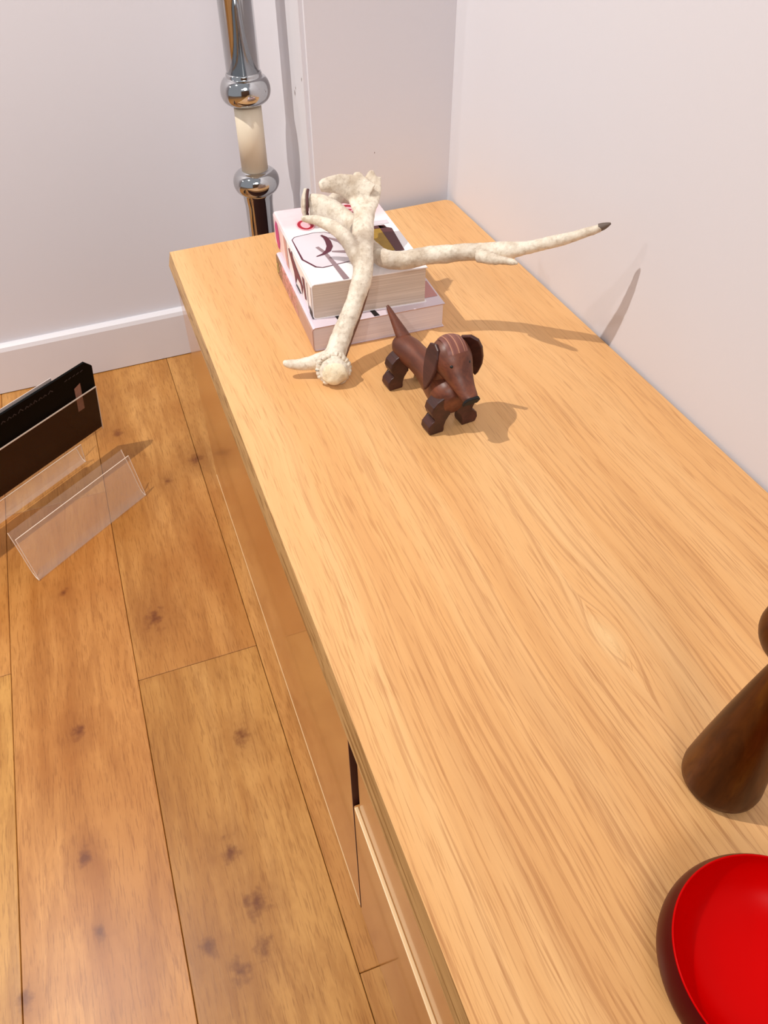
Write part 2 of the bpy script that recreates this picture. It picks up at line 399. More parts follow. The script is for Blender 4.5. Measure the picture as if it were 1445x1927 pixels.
# floor: a sub-floor and one oak plank per board
floor = make('floor', box(bmesh.new(), (-3.2, -8.0, -0.06), (0.9, YB + 0.05, -0.0125)), M_sub, kind='structure', origin=(0, 0, 0))
xs = [-0.0236]
for k in range(16): xs.append(xs[-1] - 0.1792)
edges = [(0.334, 0.155), (0.155, -0.0236)] + list(zip(xs[:-1], xs[1:]))
special = {1: [YB - 0.004, -0.8655, -2.3, -5.5, -8.0], 2: [YB - 0.004, -0.3993, -1.9, -5.5, -8.0], 3: [YB - 0.004, 0.034, -1.35, -2.7, -5.5, -8.0], 4: [YB - 0.004, -0.32, -1.6, -5.5, -8.0]}
tones = {(1, 0): (1.0, 0.97, 0.90), (1, 1): (0.98, 0.98, 0.94), (2, 0): (1.0, 0.95, 0.84), (2, 1): (0.97, 0.97, 0.84), (3, 0): (1.0, 0.98, 0.92), (3, 1): (1.05, 0.95, 0.84), (4, 0): (1.08, 0.98, 0.85), (4, 1): (1.04, 1.02, 0.82)}
for i, (x1, x0) in enumerate(edges):
    if i in special: ys = special[i]
    else:
        y = YB - 0.004; ys = [y]; y -= random.uniform(0.5, 1.6)
        while y > -3.0: ys.append(y); y -= random.uniform(1.3, 1.8)
        ys += [-3.4, -5.6, -8.0]
    for j in range(len(ys) - 1):
        g = 0.00035
        bm = box(bmesh.new(), (x0 + g, ys[j + 1] + g, -0.0125), (x1 - g, ys[j] - g, 0.0), 0.0007, 1)
        p = make('plank', bm, M_floor, floor)
        t = tones.get((i, j), (random.uniform(.95, 1.06), random.uniform(.94, 1.02), random.uniform(.85, 1.0)))
        p.color = (t[0] * 0.85, t[1] * 0.84, t[2] * 0.80, 1)

# ------------------------------------------------------------------ sideboard
sb = empty('sideboard', (0.22, -0.95, 0), 'long low cherry wood sideboard with glossy doors standing along the right wall', 'sideboard')
YN = -1.95
W = 0.4500
# top: bevelled front edge leaning out over the doors, rounded far right corner
bm = bmesh.new()
def top_outline(inset_front, rc=0.012):
    pts = [(inset_front, YN), (inset_front, 0.0)]
    for k in range(6):
        a = math.pi / 2 * (1 - k / 5); pts.append((W - rc + rc * math.cos(a), -rc + rc * math.sin(a)))
    pts.append((W, YN)); return pts
def slab(bm, o1, z1, o2, z2):
    a = [bm.verts.new((p[0], p[1], z1)) for p in o1]; b = [bm.verts.new((p[0], p[1], z2)) for p in o2]
    bm.faces.new(a[::-1]); bm.faces.new(b); n = len(a)
    for i in range(n):
        f = bm.faces.new((a[i], a[(i + 1) % n], b[(i + 1) % n], b[i]))
        if i == 0: f.material_index = 1
slab(bm, top_outline(-0.0052), H - 0.021, top_outline(0.0), H)
slab(bm, top_outline(-0.0035), H - 0.024, top_outline(-0.0052), H - 0.021)
make('worktop', bm, [M_top, M_edge], sb)
make('carcass', box(bmesh.new(), (0.019, YN + 0.01, 0.012), (W - 0.004, -0.0005, H - 0.0242)), M_dark, sb)
make('side_panel', box(bmesh.new(), (0.0012, -0.0045, 0.0), (0.019, -0.0005, H - 0.0242)), M_dark, sb, )
make('gap_shade_panel', box(bmesh.new(), (-0.0002, -0.8050, 0.009), (0.019, -0.8037, H - 0.0245)), M_dark, sb)  # dark sheet added to stand in for the shade inside the gap
make('plinth', box(bmesh.new(), (0.003, YN + 0.01, 0.0), (0.03, -0.006, 0.0115)), M_door, sb)
def front(name, y0, y1, z0, z1, x0=0.0, bev=0.0016):
    """front panel with bevelled edges"""
    bm = box(bmesh.new(), (x0, y0, z0), (x0 + 0.018, y1, z1), bev, 2)
    return make(name, bm, M_door, sb)
d1 = front('door', -0.8035, -0.0050, 0.008, H - 0.0245)
lw = front('drawer', -1.49, -0.8085, 0.008, 0.281, -0.0010, 0.0022)
up = front('drawer', -1.49, -0.8150, 0.284, H - 0.0245, 0.0030, 0.0010)
d3 = front('door', -1.945, -1.495, 0.008, H - 0.0245)
# pale lips: the highlight along the edges, put into the colour of thin strips
make('edge_highlight', box(bmesh.new(), (-0.0010, -1.488, 0.2795), (0.0028, -0.811, 0.2822), 0.0008, 2), M_doorlip, lw)
make('edge_highlight', box(bmesh.new(), (-0.0006, -0.802, 0.0072), (0.004, -0.006, 0.0092), 0.0006, 1), M_doorlip, d1)
make('edge_highlight', box(bmesh.new(), (-0.0032, -1.93, H - 0.0262), (0.004, -0.90, H - 0.0242), 0.0005, 1), M_doorlip, sb)

# ------------------------------------------------------------------ chrome lamp stand behind the sideboard
LX, LY = 0.1625, 0.10
lamp = empty('lamp_stand', (LX, LY, 0), 'tall chrome stand with bulging rings and a cream sleeve behind the sideboard', 'lamp stand')
make('base', lathe([(0, 0.0), (0.055, 0.0), (0.058, 0.006), (0.055, 0.012), (0.028, 0.022), (0.0228, 0.03), (0, 0.03)], 48, (LX, LY, 0)), M_chrome, lamp, smooth=True)
def ring_profile(z0, r_in0, r_out, h, r_in1, k=14):
    pr = [(r_in0, z0)]
    for i in range(k + 1):
        a = -math.pi / 2 + math.pi * i / k
        base = r_in0 + (r_in1 - r_in0) * i / k
        pr.append((base + (r_out - base) * (max(math.cos(a), 0) ** 1.05), z0 + h * (0.5 + 0.5 * math.sin(a))))
    return pr
low = [(0, 0.025), (0.0222, 0.025), (0.0222, 0.452), (0.0240, 0.468), (0.0262, 0.474)]
make('lower_tube', lathe(low + [(0.022, 0.476), (0, 0.476)], 64, (LX, LY, 0)), M_chrome, lamp, smooth=True)
bm = lathe([(0, 0.472)] + ring_profile(0.472, 0.0258, 0.0362, 0.034, 0.0215) + [(0.0207, 0.5072), (0, 0.505)], 64, (LX, LY, 0))
make('ring', bm, M_chrome, lamp, smooth=True)
make('sleeve', lathe([(0, 0.504), (0.0205, 0.504), (0.0205, 0.606), (0, 0.606)], 64, (LX, LY, 0)), M_cream, lamp, smooth=True)
bm = lathe([(0, 0.603)] + ring_profile(0.603, 0.0225, 0.0368, 0.036, 0.0270) + [(0.0258, 0.641), (0.0262, 0.643), (0.0250, 0.6455), (0, 0.6455)], 64, (LX, LY, 0))
make('ring', bm, M_chrome, lamp, smooth=True)
make('upper_tube', lathe([(0, 0.643), (0.0246, 0.643), (0.0246, 1.45), (0.020, 1.46), (0, 1.46)], 64, (LX, LY, 0)), M_chrome, lamp, smooth=True)

# ------------------------------------------------------------------ books
def book(org, ex, ey, w, d, z0, z1, name, label, cov, pages, covt=None):
    """cover wraps spine (left), top and bottom; page block shows at the front"""
    root = empty(name, (org[0], org[1], z0), label, 'book', 'books stacked on the sideboard')
    ex = Vector((*ex, 0)).normalized(); ey = Vector((*ey, 0)).normalized(); o = Vector((org[0], org[1], z0)); h = z1 - z0
    M = Matrix.Identity(4)
    for i in range(3): M[i][0] = ex[i]; M[i][1] = ey[i]; M[i][3] = o[i]
    t = 0.0011
    bm = box(bmesh.new(), (t, 0.0012, t), (w - 0.002, d - 0.002, h - t)); bm.transform(M)
    make('page_block', bm, pages, root)
    # cover: C-section swept along the spine, with rounded spine corners
    out = [(w, 0), (0.004, 0), (0.0012, 0.0012), (0, 0.004), (0, h - 0.004), (0.0012, h - 0.0012), (0.004, h), (w, h)]
    inn = [(w, h - t), (0.0042, h - t), (0.0020, h - 0.002), (t, h - 0.0042), (t, 0.0042), (0.0020, 0.002), (0.0042, t), (w, t)]
    bm = bmesh.new(); loop = out + inn; n = len(loop)
    a = [bm.verts.new((p[0], 0, p[1])) for p in loop]; b = [bm.verts.new((p[0], d, p[1])) for p in loop]
    for i in range(n): bm.faces.new((a[i], a[(i + 1) % n], b[(i + 1) % n], b[i]))
    m_ = len(out)
    for i in range(m_ - 1):
        j0, j1 = n - 1 - i, n - 2 - i
        bm.faces.new((a[i], a[i + 1], a[j1], a[j0])); bm.faces.new((b[i], b[i + 1], b[j1], b[j0]))
    me_cov = bm; me_cov.transform(M)
    c = make('cover', me_cov, cov if covt is None else [cov, covt], root)
    if covt is not None:
        for p in c.data.polygons:
            if abs(p.normal.z) > 0.8: p.material_index = 1
    return root, c, M
z1 = H + 0.0325; z2 = H + 0.0785
b1, c1, M1 = book((0.1198, -0.335), (1, -0.045), (0.052, 1), 0.168, 0.205, H, z1, 'picture_book', 'thick book with dusty pink spine lying at the bottom of the stack', M_cover2, M_page2, M_cover2t)
b2, c2, M2 = book((0.1275, -0.3165), (0.994, -0.1), (0.050, 0.998), 0.1415, 0.212, z1, z2, 'picture_book', 'thick white and pink picture book lying on top of the stack', M_cover, M_page)
h2 = z2 - z1
# cover prints (flat ink, a hair above the board)
def ink(name, parent, fn, mat):
    bm = bmesh.new(); fn(bm); return make(name, bm, mat, parent)
T2 = M2 @ Matrix.Translation((0, 0, h2 + 0.0002))
I_plum = plain('plum_ink', rgb(92, 28, 52), 0.5); I_grey = plain('mauve_grey_ink', rgb(150, 126, 132), 0.5); I_pale = plain('pale_lilac_ink', rgb(226, 218, 226), 0.5)
I_red = plain('crimson_ink', rgb(176, 0, 44), 0.5); I_pink = plain('pink_ink', rgb(255, 190, 200), 0.5); I_gold = plain('ochre_ink', rgb(176, 138, 44), 0.5, var=0.15, scale=160)
I_brown = plain('brown_ink', rgb(86, 44, 48), 0.5); I_hot = plain('magenta_ink', rgb(216, 52, 132), 0.5, var=0.15, scale=120); I_blk = plain('black_ink', rgb(14, 6, 12), 0.5)
I_rose = plain('rose_ink', rgb(224, 168, 160), 0.5, var=0.1, scale=160)
panel = [(0.0055, 0.120), (0.010, 0.1265), (0.036, 0.1315), (0.050, 0.129), (0.066, 0.113), (0.074, 0.060), (0.060, 0.043), (0.024, 0.037), (0.0165, 0.041), (0.0055, 0.064)]
ink('printed_panel', c2, lambda b: patch(b, panel, T2, 0.0001), I_pale)
ink('printed_outline', c2, lambda b: ribbon(b, panel, [0.0012, 0.0012, 0.001, 0.001, 0.002, 0.002, 0.001, 0.0015, 0.0025, 0.0026], T2, 0.0003, True), I_plum)
def figure(b):
    ribbon(b, [(0.0435, 0.121), (0.0468, 0.113), (0.0475, 0.102), (0.0460, 0.088), (0.0410, 0.077), (0.0335, 0.070), (0.0235, 0.066)], [0.003, 0.0058, 0.0072, 0.0078, 0.0070, 0.0042, 0.0012], T2, 0.0006)
ink('printed_figure', c2, figure, I_plum)
def sticks(b):
    ribbon(b, [(0.0305, 0.091), (0.036, 0.073), (0.0395, 0.040), (0.0430, 0.0015)], [0.0045, 0.005, 0.006, 0.0075], T2, 0.0004)
    ribbon(b, [(0.045, 0.074), (0.072, 0.064)], [0.003, 0.010], T2, 0.0004)
    ribbon(b, [(0.050, 0.112), (0.062, 0.098), (0.070, 0.070)], [0.003, 0.008, 0.012], T2, 0.0004)
ink('printed_strokes', c2, sticks, I_grey)
def letter_o(b):
    pts = [(0.032 + 0.0085 * math.cos(a * math.pi / 8), 0.157 + 0.0125 * math.sin(a * math.pi / 8)) for a in range(16)]
    ribbon(b, pts, 0.0042, T2, 0.0005, True)
def letter_o_in(b):
    patch(b, [(0.032 + 0.0125 * math.cos(a * math.pi / 8), 0.157 + 0.017 * math.sin(a * math.pi / 8)) for a in range(16)], T2, 0.0003)
ink('printed_letter_halo', c2, letter_o_in, I_pink); ink('printed_letter', c2, letter_o, I_red)
def letter_c(b):
    pts = [(0.096 + 0.0115 * math.cos(a), 0.184 + 0.013 * math.sin(a)) for a in [0.5 + k * (5.0 / 12) for k in range(13)]]
    ribbon(b, pts, [0.003] + [0.0062] * 11 + [0.003], T2, 0.0006)
    ribbon(b, [(0.094, 0.187), (0.101, 0.182)], 0.004, T2, 0.0006)
    for q in ([(0.087, 0.156), (0.0915, 0.166), (0.096, 0.155)], [(0.098, 0.166), (0.106, 0.165)], [(0.102, 0.165), (0.102, 0.153)], [(0.099, 0.153), (0.105, 0.153)]): ribbon(b, q, 0.0026, T2, 0.0006)
def letter_c_halo(b):
    patch(b, [(0.096 + 0.0175 * math.cos(a * math.pi / 8), 0.184 + 0.0175 * math.sin(a * math.pi / 8)) for a in range(16)], T2, 0.0003)
    patch(b, [(0.083, 0.150), (0.110, 0.150), (0.110, 0.170), (0.083, 0.170)], T2, 0.0004)
ink('printed_letter_halo', c2, letter_c_halo, I_pink); ink('printed_letter', c2, letter_c, I_red)
ink('printed_picture', c2, lambda b: patch(b, [(0.088, 0.118), (0.129, 0.119), (0.1265, 0.054), (0.088, 0.050)], T2, 0.0003), I_gold)
def picframe(b):
    patch(b, [(0.086, 0.1265), (0.128, 0.1255), (0.129, 0.117), (0.086, 0.117)], T2, 0.0005)
    patch(b, [(0.120, 0.1255), (0.1345, 0.113), (0.1300, 0.050), (0.1190, 0.050)], T2, 0.0005)
    patch(b, [(0.088, 0.072), (0.095, 0.076), (0.097, 0.056), (0.090, 0.056)], T2, 0.0005)
ink('printed_frame', c2, picframe, I_brown)
ink('printed_band', c2, lambda b: patch(b, [(0.086, 0.142), (0.1365, 0.139), (0.136, 0.129), (0.086, 0.128)], T2, 0.0002), I_pale)
# spine prints: (u along spine from the front, v up)
S2 = M2 @ frame((-0.0002, 0, 0), (0, 1, 0), (0, 0, 1))
hot = [(0.196, 0.040), (0.204, 0.030), (0.203, 0.014), (0.196, 0.003), (0.184, 0.004), (0.178, 0.016), (0.180, 0.030), (0.187, 0.040)]
sgn = -1
def SP(b, pts, h): patch(b, pts, S2, sgn * h)
ink('printed_blob', c2, lambda b: SP(b, hot, 0.0002), I_hot)
ink('printed_column', c2, lambda b: (SP(b, [(0.150, 0.041), (0.132, 0.041), (0.126, 0.003), (0.142, 0.003)], 0.0002)), I_rose)
def cat(b):
    SP(b, [(0.120, 0.036), (0.112, 0.040), (0.106, 0.036), (0.098, 0.043), (0.095, 0.036), (0.078, 0.031), (0.055, 0.026), (0.046, 0.020), (0.052, 0.006), (0.060, 0.017), (0.078, 0.016), (0.090, 0.001), (0.094, 0.016)], 0.0003)
    SP(b, [(0.047, 0.034), (0.036, 0.036), (0.030, 0.010), (0.038, 0.008)], 0.0003)
ink('printed_animal', c2, cat, plain('wine_ink', rgb(122, 34, 72), 0.5, var=0.2, scale=150))
ink('printed_line', c2, lambda b: (SP(b, [(0.0235, 0.038), (0.0215, 0.038), (0.0195, 0.004), (0.0215, 0.004)], 0.0003), SP(b, [(0.0035, 0.042), (0.0018, 0.042), (0.0018, 0.003), (0.0035, 0.003)], 0.0003)), I_brown)
ink('printed_block', c2, lambda b: SP(b, [(0.088, 0.004), (0.066, 0.005), (0.066, 0.0005), (0.088, 0.0005)], 0.0004), I_blk)
ink('printed_block', c2, lambda b: SP(b, [(0.016, 0.012), (0.001, 0.008), (0.001, 0.0), (0.016, 0.001)], 0.0004), I_blk)
S1 = M1 @ frame((-0.0002, 0, 0), (0, 1, 0), (0, 0, 1))
ringp = [(0.196 + 0.0048 * math.cos(k * math.pi / 6), 0.015 + 0.0058 * math.sin(k * math.pi / 6)) for k in range(12)]
ink('printed_letter', c1, lambda b: ribbon(b, ringp, 0.0022, S1, -0.0004, True), plain('yellow_ink', rgb(214, 206, 120), 0.5))
def specks(b):
    rnd = random.Random(4)
    for k in range(46):
        u = rnd.uniform(0.075, 0.185); v = rnd.uniform(0.004, 0.030); s = rnd.uniform(0.0012, 0.0032)
        ribbon(b, [(u + s * math.cos(t), v + s * math.sin(t)) for t in (0, 1.3, 2.6, 3.9)], 0.0010, S1, -0.0004)
ink('printed_pattern', c1, specks, plain('pale_pink_ink', rgb(240, 190, 186), 0.5))
T1 = M1 @ Matrix.Translation((0, 0, z1 - H + 0.0002))
for x in (0.035, 0.078): ink('printed_mark', c1, lambda b: patch(b, [(x, 0.001), (x + 0.007, 0.001), (x + 0.004, 0.019), (x - 0.002, 0.019)], T1, 0.0001), I_blk)
ink('printed_tone', c1, lambda b: patch(b, [(0.146, 0.020), (0.166, 0.020), (0.166, 0.060), (0.146, 0.060)], T1, 0.0001), plain('dull_rose_ink', rgb(196, 140, 136), 0.5))

# ------------------------------------------------------------------ antlers
def antler(name, loc, label, parts, extra=None, mat=M_antler, voxel=0.0013):
    o = empty(name, loc, label, 'antler', 'deer antlers on the sideboard')
    bm = bmesh.new()
    for rows, wd in parts: sweep(bm, rows, 8, 22, wd)
    if extra: extra(bm)
    a = make('beam', bm, mat, o, smooth=True)
    r = a.modifiers.new('join', 'REMESH'); r.mode = 'VOXEL'; r.voxel_size = voxel; r.use_smooth_shade = True
    s = a.modifiers.new('soften', 'SMOOTH'); s.factor = 0.6; s.iterations = 5
    for sz, st in ((0.02, 0.0022), (0.006, 0.0011)):
        tx = bpy.data.textures.new(name + '_relief', 'CLOUDS'); tx.noise_scale = sz; tx.noise_depth = 3
        dm = a.modifiers.new('relief', 'DISPLACE'); dm.texture = tx; dm.strength = st; dm.mid_level = 0.5; dm.texture_coords = 'LOCAL'
    return o, a
view = Vector((-0.20, -0.69, 0.69))
acr = Vector((0.946, -0.32, -0.04))      # across the beam as the photographer sees it
beamA = [(.1250, -.4030, .4660, .0125, .012), (.1310, -.3900, .4760, .0122, .0115), (.1472, -.3730, .4930, .0118, .011), (.1663, -.3580, .5160, .0110, .0105), (.1820, -.3430, .5410, .0116, .0100),
         (.1922, -.3180, .5600, .0122, .0095), (.2035, -.2880, .5690, .0128, .0085), (.2120, -.2680, .5770, .0130, .0075), (.2190, -.2500, .5830, .0185, .0055), (.2225, -.2370, .5900, .0225, .0042), (.2250, -.2240, .5990, .0245, .0034)]
tineA = [(.1870, -.3360, .5440, .0095, .008), (.1826, -.3280, .5514, .0105, .0085), (.1797, -.3080, .5636, .0105, .0080), (.1722, -.2880, .5720, .0088, .0070), (.1580, -.2720, .5780, .0066, .0060), (.1450, -.2610, .5795, .0050, .0046), (.1385, -.2570, .5795, .0030, .003)]
browA = [(.1300, -.3930, .4740, .0130, .010), (.1160, -.3870, .4695, .0105, .0085), (.1010, -.3805, .4655, .0082, .007), (.0880, -.3760, .4640, .0064, .006), (.0775, -.3730, .4665, .0046, .0044), (.0735, -.3710, .4690, .0016, .0016)]
palm1 = [(.2240, -.2480, .5850, .0190, .005), (.2130, -.2400, .5930, .0165, .0048), (.2010, -.2360, .6000, .0130, .0048), (.1890, -.2350, .6035, .0105, .0048), (.1770, -.2350, .6045, .0085, .0045), (.1690, -.2350, .6030, .0055, .004)]
palm2 = [(.2200, -.2420, .5900, .0160, .0035), (.2190, -.2300, .6000, .0110, .003), (.2205, -.2225, .6075, .0040, .002)]
palm3 = [(.2300, -.2400, .5870, .0120, .0035), (.2350, -.2300, .5980, .0090, .003), (.2388, -.2225, .6065, .0025, .002)]
def burrA(bm):
    rot = frame((0, 0, 0), (0.946, -.32, -.04), (0.10, 0.35, 0.93)).to_3x3()
    ball(bm, (.1232, -.4065, .4652), 1.0, .0172, .0160, .0085, 3, rot)
    rnd = random.Random(3)
    for k in range(30):
        a = 2 * math.pi * k / 30
        p = Vector((.1240, -.4000, .4670)) + rot @ Vector((math.cos(a) * .0178, math.sin(a) * .0166, 0.001))
        if p.z > H + 0.003: ball(bm, p, rnd.uniform(.0020, .0034), sub=1)
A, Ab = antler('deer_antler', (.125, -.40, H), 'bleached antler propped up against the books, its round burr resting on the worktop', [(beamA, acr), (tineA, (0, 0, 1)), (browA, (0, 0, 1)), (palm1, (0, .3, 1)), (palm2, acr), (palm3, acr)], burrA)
bm = ball(bmesh.new(), (.1222, -.4105, .4650), 1.0, .0148, .0132, .0062, 4, frame((0, 0, 0), (0.946, -.32, -.04), (0.10, 0.35, 0.93)).to_3x3())
for v in bm.verts: v.co += v.normal * 0.0022 * noise.noise(v.co * 130)
rotA = frame((0, 0, 0), (0.946, -.32, -.04), (0.10, 0.35, 0.93)).to_3x3(); rr = random.Random(9); rim = []
for k in range(61):
    a = 2 * math.pi * k / 60; p = Vector((.1236, -.4035, .4662)) + rotA @ Vector((math.cos(a) * .0178, math.sin(a) * .0166, 0.0))
    if p.z > H + .004: w_ = .0016 + .0013 * abs(math.sin(k * 1.31)) + rr.uniform(0, .0006); rim.append((*(p + Vector((rr.uniform(-.0005, .0005),) * 3)), w_, w_))
cut = [i for i in range(1, len(rim)) if (Vector(rim[i][:3]) - Vector(rim[i - 1][:3])).length > .006]
if cut: rim = rim[cut[0]:] + rim[:cut[0]]
bm2 = bmesh.new(); sweep(bm2, rim, 3, 10, (0, 0, 1)); make('burr_rim', bm2, M_antler, A, smooth=True)
bm2 = bmesh.new(); gro = [(p[0], p[1], p[2]) for p in beamA[1:6]]; gv = (acr + Vector((0.1, -.35, -.25))).normalized()  # brown sliver with the groove's shade put into its colour
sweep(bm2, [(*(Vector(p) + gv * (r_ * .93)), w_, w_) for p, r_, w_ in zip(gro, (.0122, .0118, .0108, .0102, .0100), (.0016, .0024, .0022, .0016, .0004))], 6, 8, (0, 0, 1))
gs = make('shaded_groove', bm2, plain('brown_groove_shade', rgb(128, 84, 58), 0.7, var=0.2, scale=200), A, smooth=True); gs['label'] = 'brown sliver painted as the shaded groove along the beam'
cutA = make('burr_face', bm, M_burr, A, smooth=True); cutA['label'] = 'pale cut base of the antler'

beamB = [(.1760, -.1620, .5475, .0175, .0120), (.1859, -.1670, .5480, .0170, .0120), (.1960, -.1790, .5470, .0155, .0115), (.2059, -.1950, .5440, .0145, .0110), (.2125, -.2200, .5410, .0130, .0105),
         (.2140, -.2480, .5400, .0115, .0100), (.2130, -.2820, .5400, .0105, .0100), (.2190, -.3200, .5420, .0100, .0110), (.2360, -.3352, .5440, .0104, .0120), (.2600, -.3411, .5470, .0104, .0120), (.2820, -.3513, .5500, .0100, .0115), (.3020, -.3649, .5545, .0098, .0105),
         (.3200, -.3816, .5585, .0104, .0100), (.3330, -.3941, .5625, .0106, .0095), (.3440, -.4033, .5670, .0084, .0085), (.3540, -.4136, .5725, .0072, .0075), (.3770, -.4371, .5872, .0062, .0064), (.3970, -.4530, .5991, .0050, .0052), (.4070, -.4594, .6050, .0034, .0034), (.4120, -.4639, .6090, .0012, .0012)]
spurB = [(.3080, -.3800, .5560, .0080, .007), (.3150, -.4010, .5600, .0062, .006), (.3215, -.4140, .5630, .0044, .0042), (.3265, -.4240, .5650, .0032, .003), (.3290, -.4300, .5662, .0014, .0014)]
backB = [(.1960, -.1760, .5500, .0100, .008), (.2080, -.1640, .5530, .0095, .008), (.2210, -.1560, .5520, .0085, .0075), (.2350, -.1520, .5450, .0070, .006), (.2480, -.1520, .5380, .0040, .004)]
def burrB(bm):
    rot = frame((0, 0, 0), (0.25, 0.6, 0.75), (-0.3, -.75, .6)).to_3x3(); rnd = random.Random(5)
    for k in range(34):
        a = 2 * math.pi * k / 34
        p = Vector((.1715, -.1560, .5505)) + rot @ Vector((math.cos(a) * .0175, math.sin(a) * .0150, 0))
        ball(bm, p, rnd.uniform(.0020, .0034), sub=1)
    ball(bm, (.1705, -.1555, .5505), 1.0, .0165, .0140, .0050, 3, rot)
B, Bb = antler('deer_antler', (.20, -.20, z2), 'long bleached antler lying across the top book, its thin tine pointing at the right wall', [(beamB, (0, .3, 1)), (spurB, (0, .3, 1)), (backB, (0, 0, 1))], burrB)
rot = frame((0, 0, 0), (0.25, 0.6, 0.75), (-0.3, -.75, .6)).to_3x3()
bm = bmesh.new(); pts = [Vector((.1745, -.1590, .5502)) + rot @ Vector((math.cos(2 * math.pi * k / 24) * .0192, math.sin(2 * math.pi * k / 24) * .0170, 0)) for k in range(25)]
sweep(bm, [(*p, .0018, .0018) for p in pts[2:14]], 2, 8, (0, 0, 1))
make('dark_burr_ring', bm, M_tip, B, smooth=True)  # dark ring part of the way round the burr
bm = bmesh.new(); sweep(bm, [(.4040, -.4575, .6035, .0042, .0040), (.4075, -.4598, .6053, .0038, .0036), (.4105, -.4625, .6078, .0024, .0022), (.4124, -.4642, .6094, .0010, .0010)], 4, 14, (0, 0, 1))
tp = make('tine_tip', bm, plain('dark_grey_antler_tip', rgb(104, 88, 78), 0.5), B, smooth=True); tp['label'] = 'dark worn tip of the tine'

# ------------------------------------------------------------------ wooden dachshund
dog = empty('wooden_dachshund', (0.213, -0.475, H), 'small dark walnut toy dachshund standing in front of the books', 'toy dog')
Z = H
# body: long narrow plank-cut trunk, lofted
rows = [(.1965, -.4170, Z + .0460, .0085, .0085), (.1985, -.4240, Z + .0450, .0130, .0125), (.2020, -.4380, Z + .0440, .0150, .0150), (.2050, -.4550, Z + .0435, .0140, .0150), (.2080, -.4750, Z + .0420, .0150, .0165),
        (.2105, -.4950, Z + .0400, .0180, .0205), (.2120, -.5120, Z + .0370, .0190, .0215), (.2125, -.5240, Z + .0350, .0170, .0200), (.2125, -.5330, Z + .0330, .0100, .0120)]
bm = bmesh.new(); sweep(bm, rows, 6, 28, (1, 0, 0)); make('body', bm, M_walnut, dog, smooth=True)
bm = bmesh.new(); sweep(bm, [(.2125, -.5030, Z + .0500, .0160, .0140), (.2135, -.5060, Z + .0600, .0150, .0130), (.2165, -.5070, Z + .0700, .0150, .0130)], 5, 24, (1, 0, 0)); make('neck', bm, M_walnut, dog, smooth=True)
bm = bmesh.new(); sweep(bm, [(.2010, -.4240, Z + .0520, .0085, .0060), (.1985, -.4150, Z + .0600, .0066, .0050), (.1955, -.4060, Z + .0690, .0044, .0036), (.1930, -.3985, Z + .0770, .0026, .0022), (.1920, -.3955, Z + .0800, .0014, .0012)], 4, 16, (1, 0, 0))
make('tail', bm, M_walnut, dog, smooth=True)
def leg_outline(s, wide=1.0):
    # bow-legged profile seen from the front: knee lobe, pinch, foot lobe (x out, z up)
    P = [(0.004, .0450), (0.012, .0440), (0.021, .0400), (0.0265, .0350), (0.0285, .0285), (0.0265, .0225), (0.0225, .0195), (0.0225, .0170), (0.0275, .0155), (0.0312, .0115), (0.0322, .0060), (0.0300, .0008), (0.0285, 0),
         (0.0125, 0), (0.0115, .0030), (0.0120, .0090), (0.0115, .0150), (0.0085, .0190), (0.004, .0200)]
    return [(s * x * wide, z) for x, z in P]
hd = Vector((0.035, -1, 0)).normalized()
for (cx, cy, wd, th) in ((.2135, -.5225, 0.93, .0165), (.2030, -.4330, 0.93, .0165)):
    for s in (-1, 1):
        pts = leg_outline(s, wd)
        if s < 0: pts = pts[::-1]
        bm = prism(pts, th, frame((cx, cy, Z), (1, 0.10, 0), (0, 0, 1)), 0.0014, 2)
        make('leg', bm, M_walnut_d, dog, smooth=False)
# head: skull ball flowing into a long muzzle that ends flat
hx, hy, hz = .2185, -.5050, Z + .0770
md = Vector((0.06, -0.80, -0.46)).normalized()
def headbm():
    bm = bmesh.new(); c = Vector((hx, hy, hz))
    rows = [(*(c - md * 0.0190), .0040, .0040), (*(c - md * 0.0165), .0110, .0100), (*(c - md * 0.0100), .0175, .0165), (*c, .0205, .0195), (*(c + md * 0.0100), .0200, .0180), (*(c + md * 0.0200 + Vector((0, 0, -.001))), .0165, .0140),
            (*(c + md * 0.0300 + Vector((0, 0, -.002))), .0130, .0105), (*(c + md * 0.0400 + Vector((0, 0, -.002))), .0105, .0085), (*(c + md * 0.0500 + Vector((0, 0, -.0015))), .0090, .0072), (*(c + md * 0.0535 + Vector((0, 0, -.0012))), .0078, .0062)]
    sweep(bm, rows, 6, 32, (1, 0, 0)); return bm
bm = headbm()
make('head', bm, M_walnut, dog, smooth=True)
c = Vector((hx, hy, hz)); up = (Vector((0, 0, 1)) - md * md.z).normalized(); sx = md.cross(up).normalized()
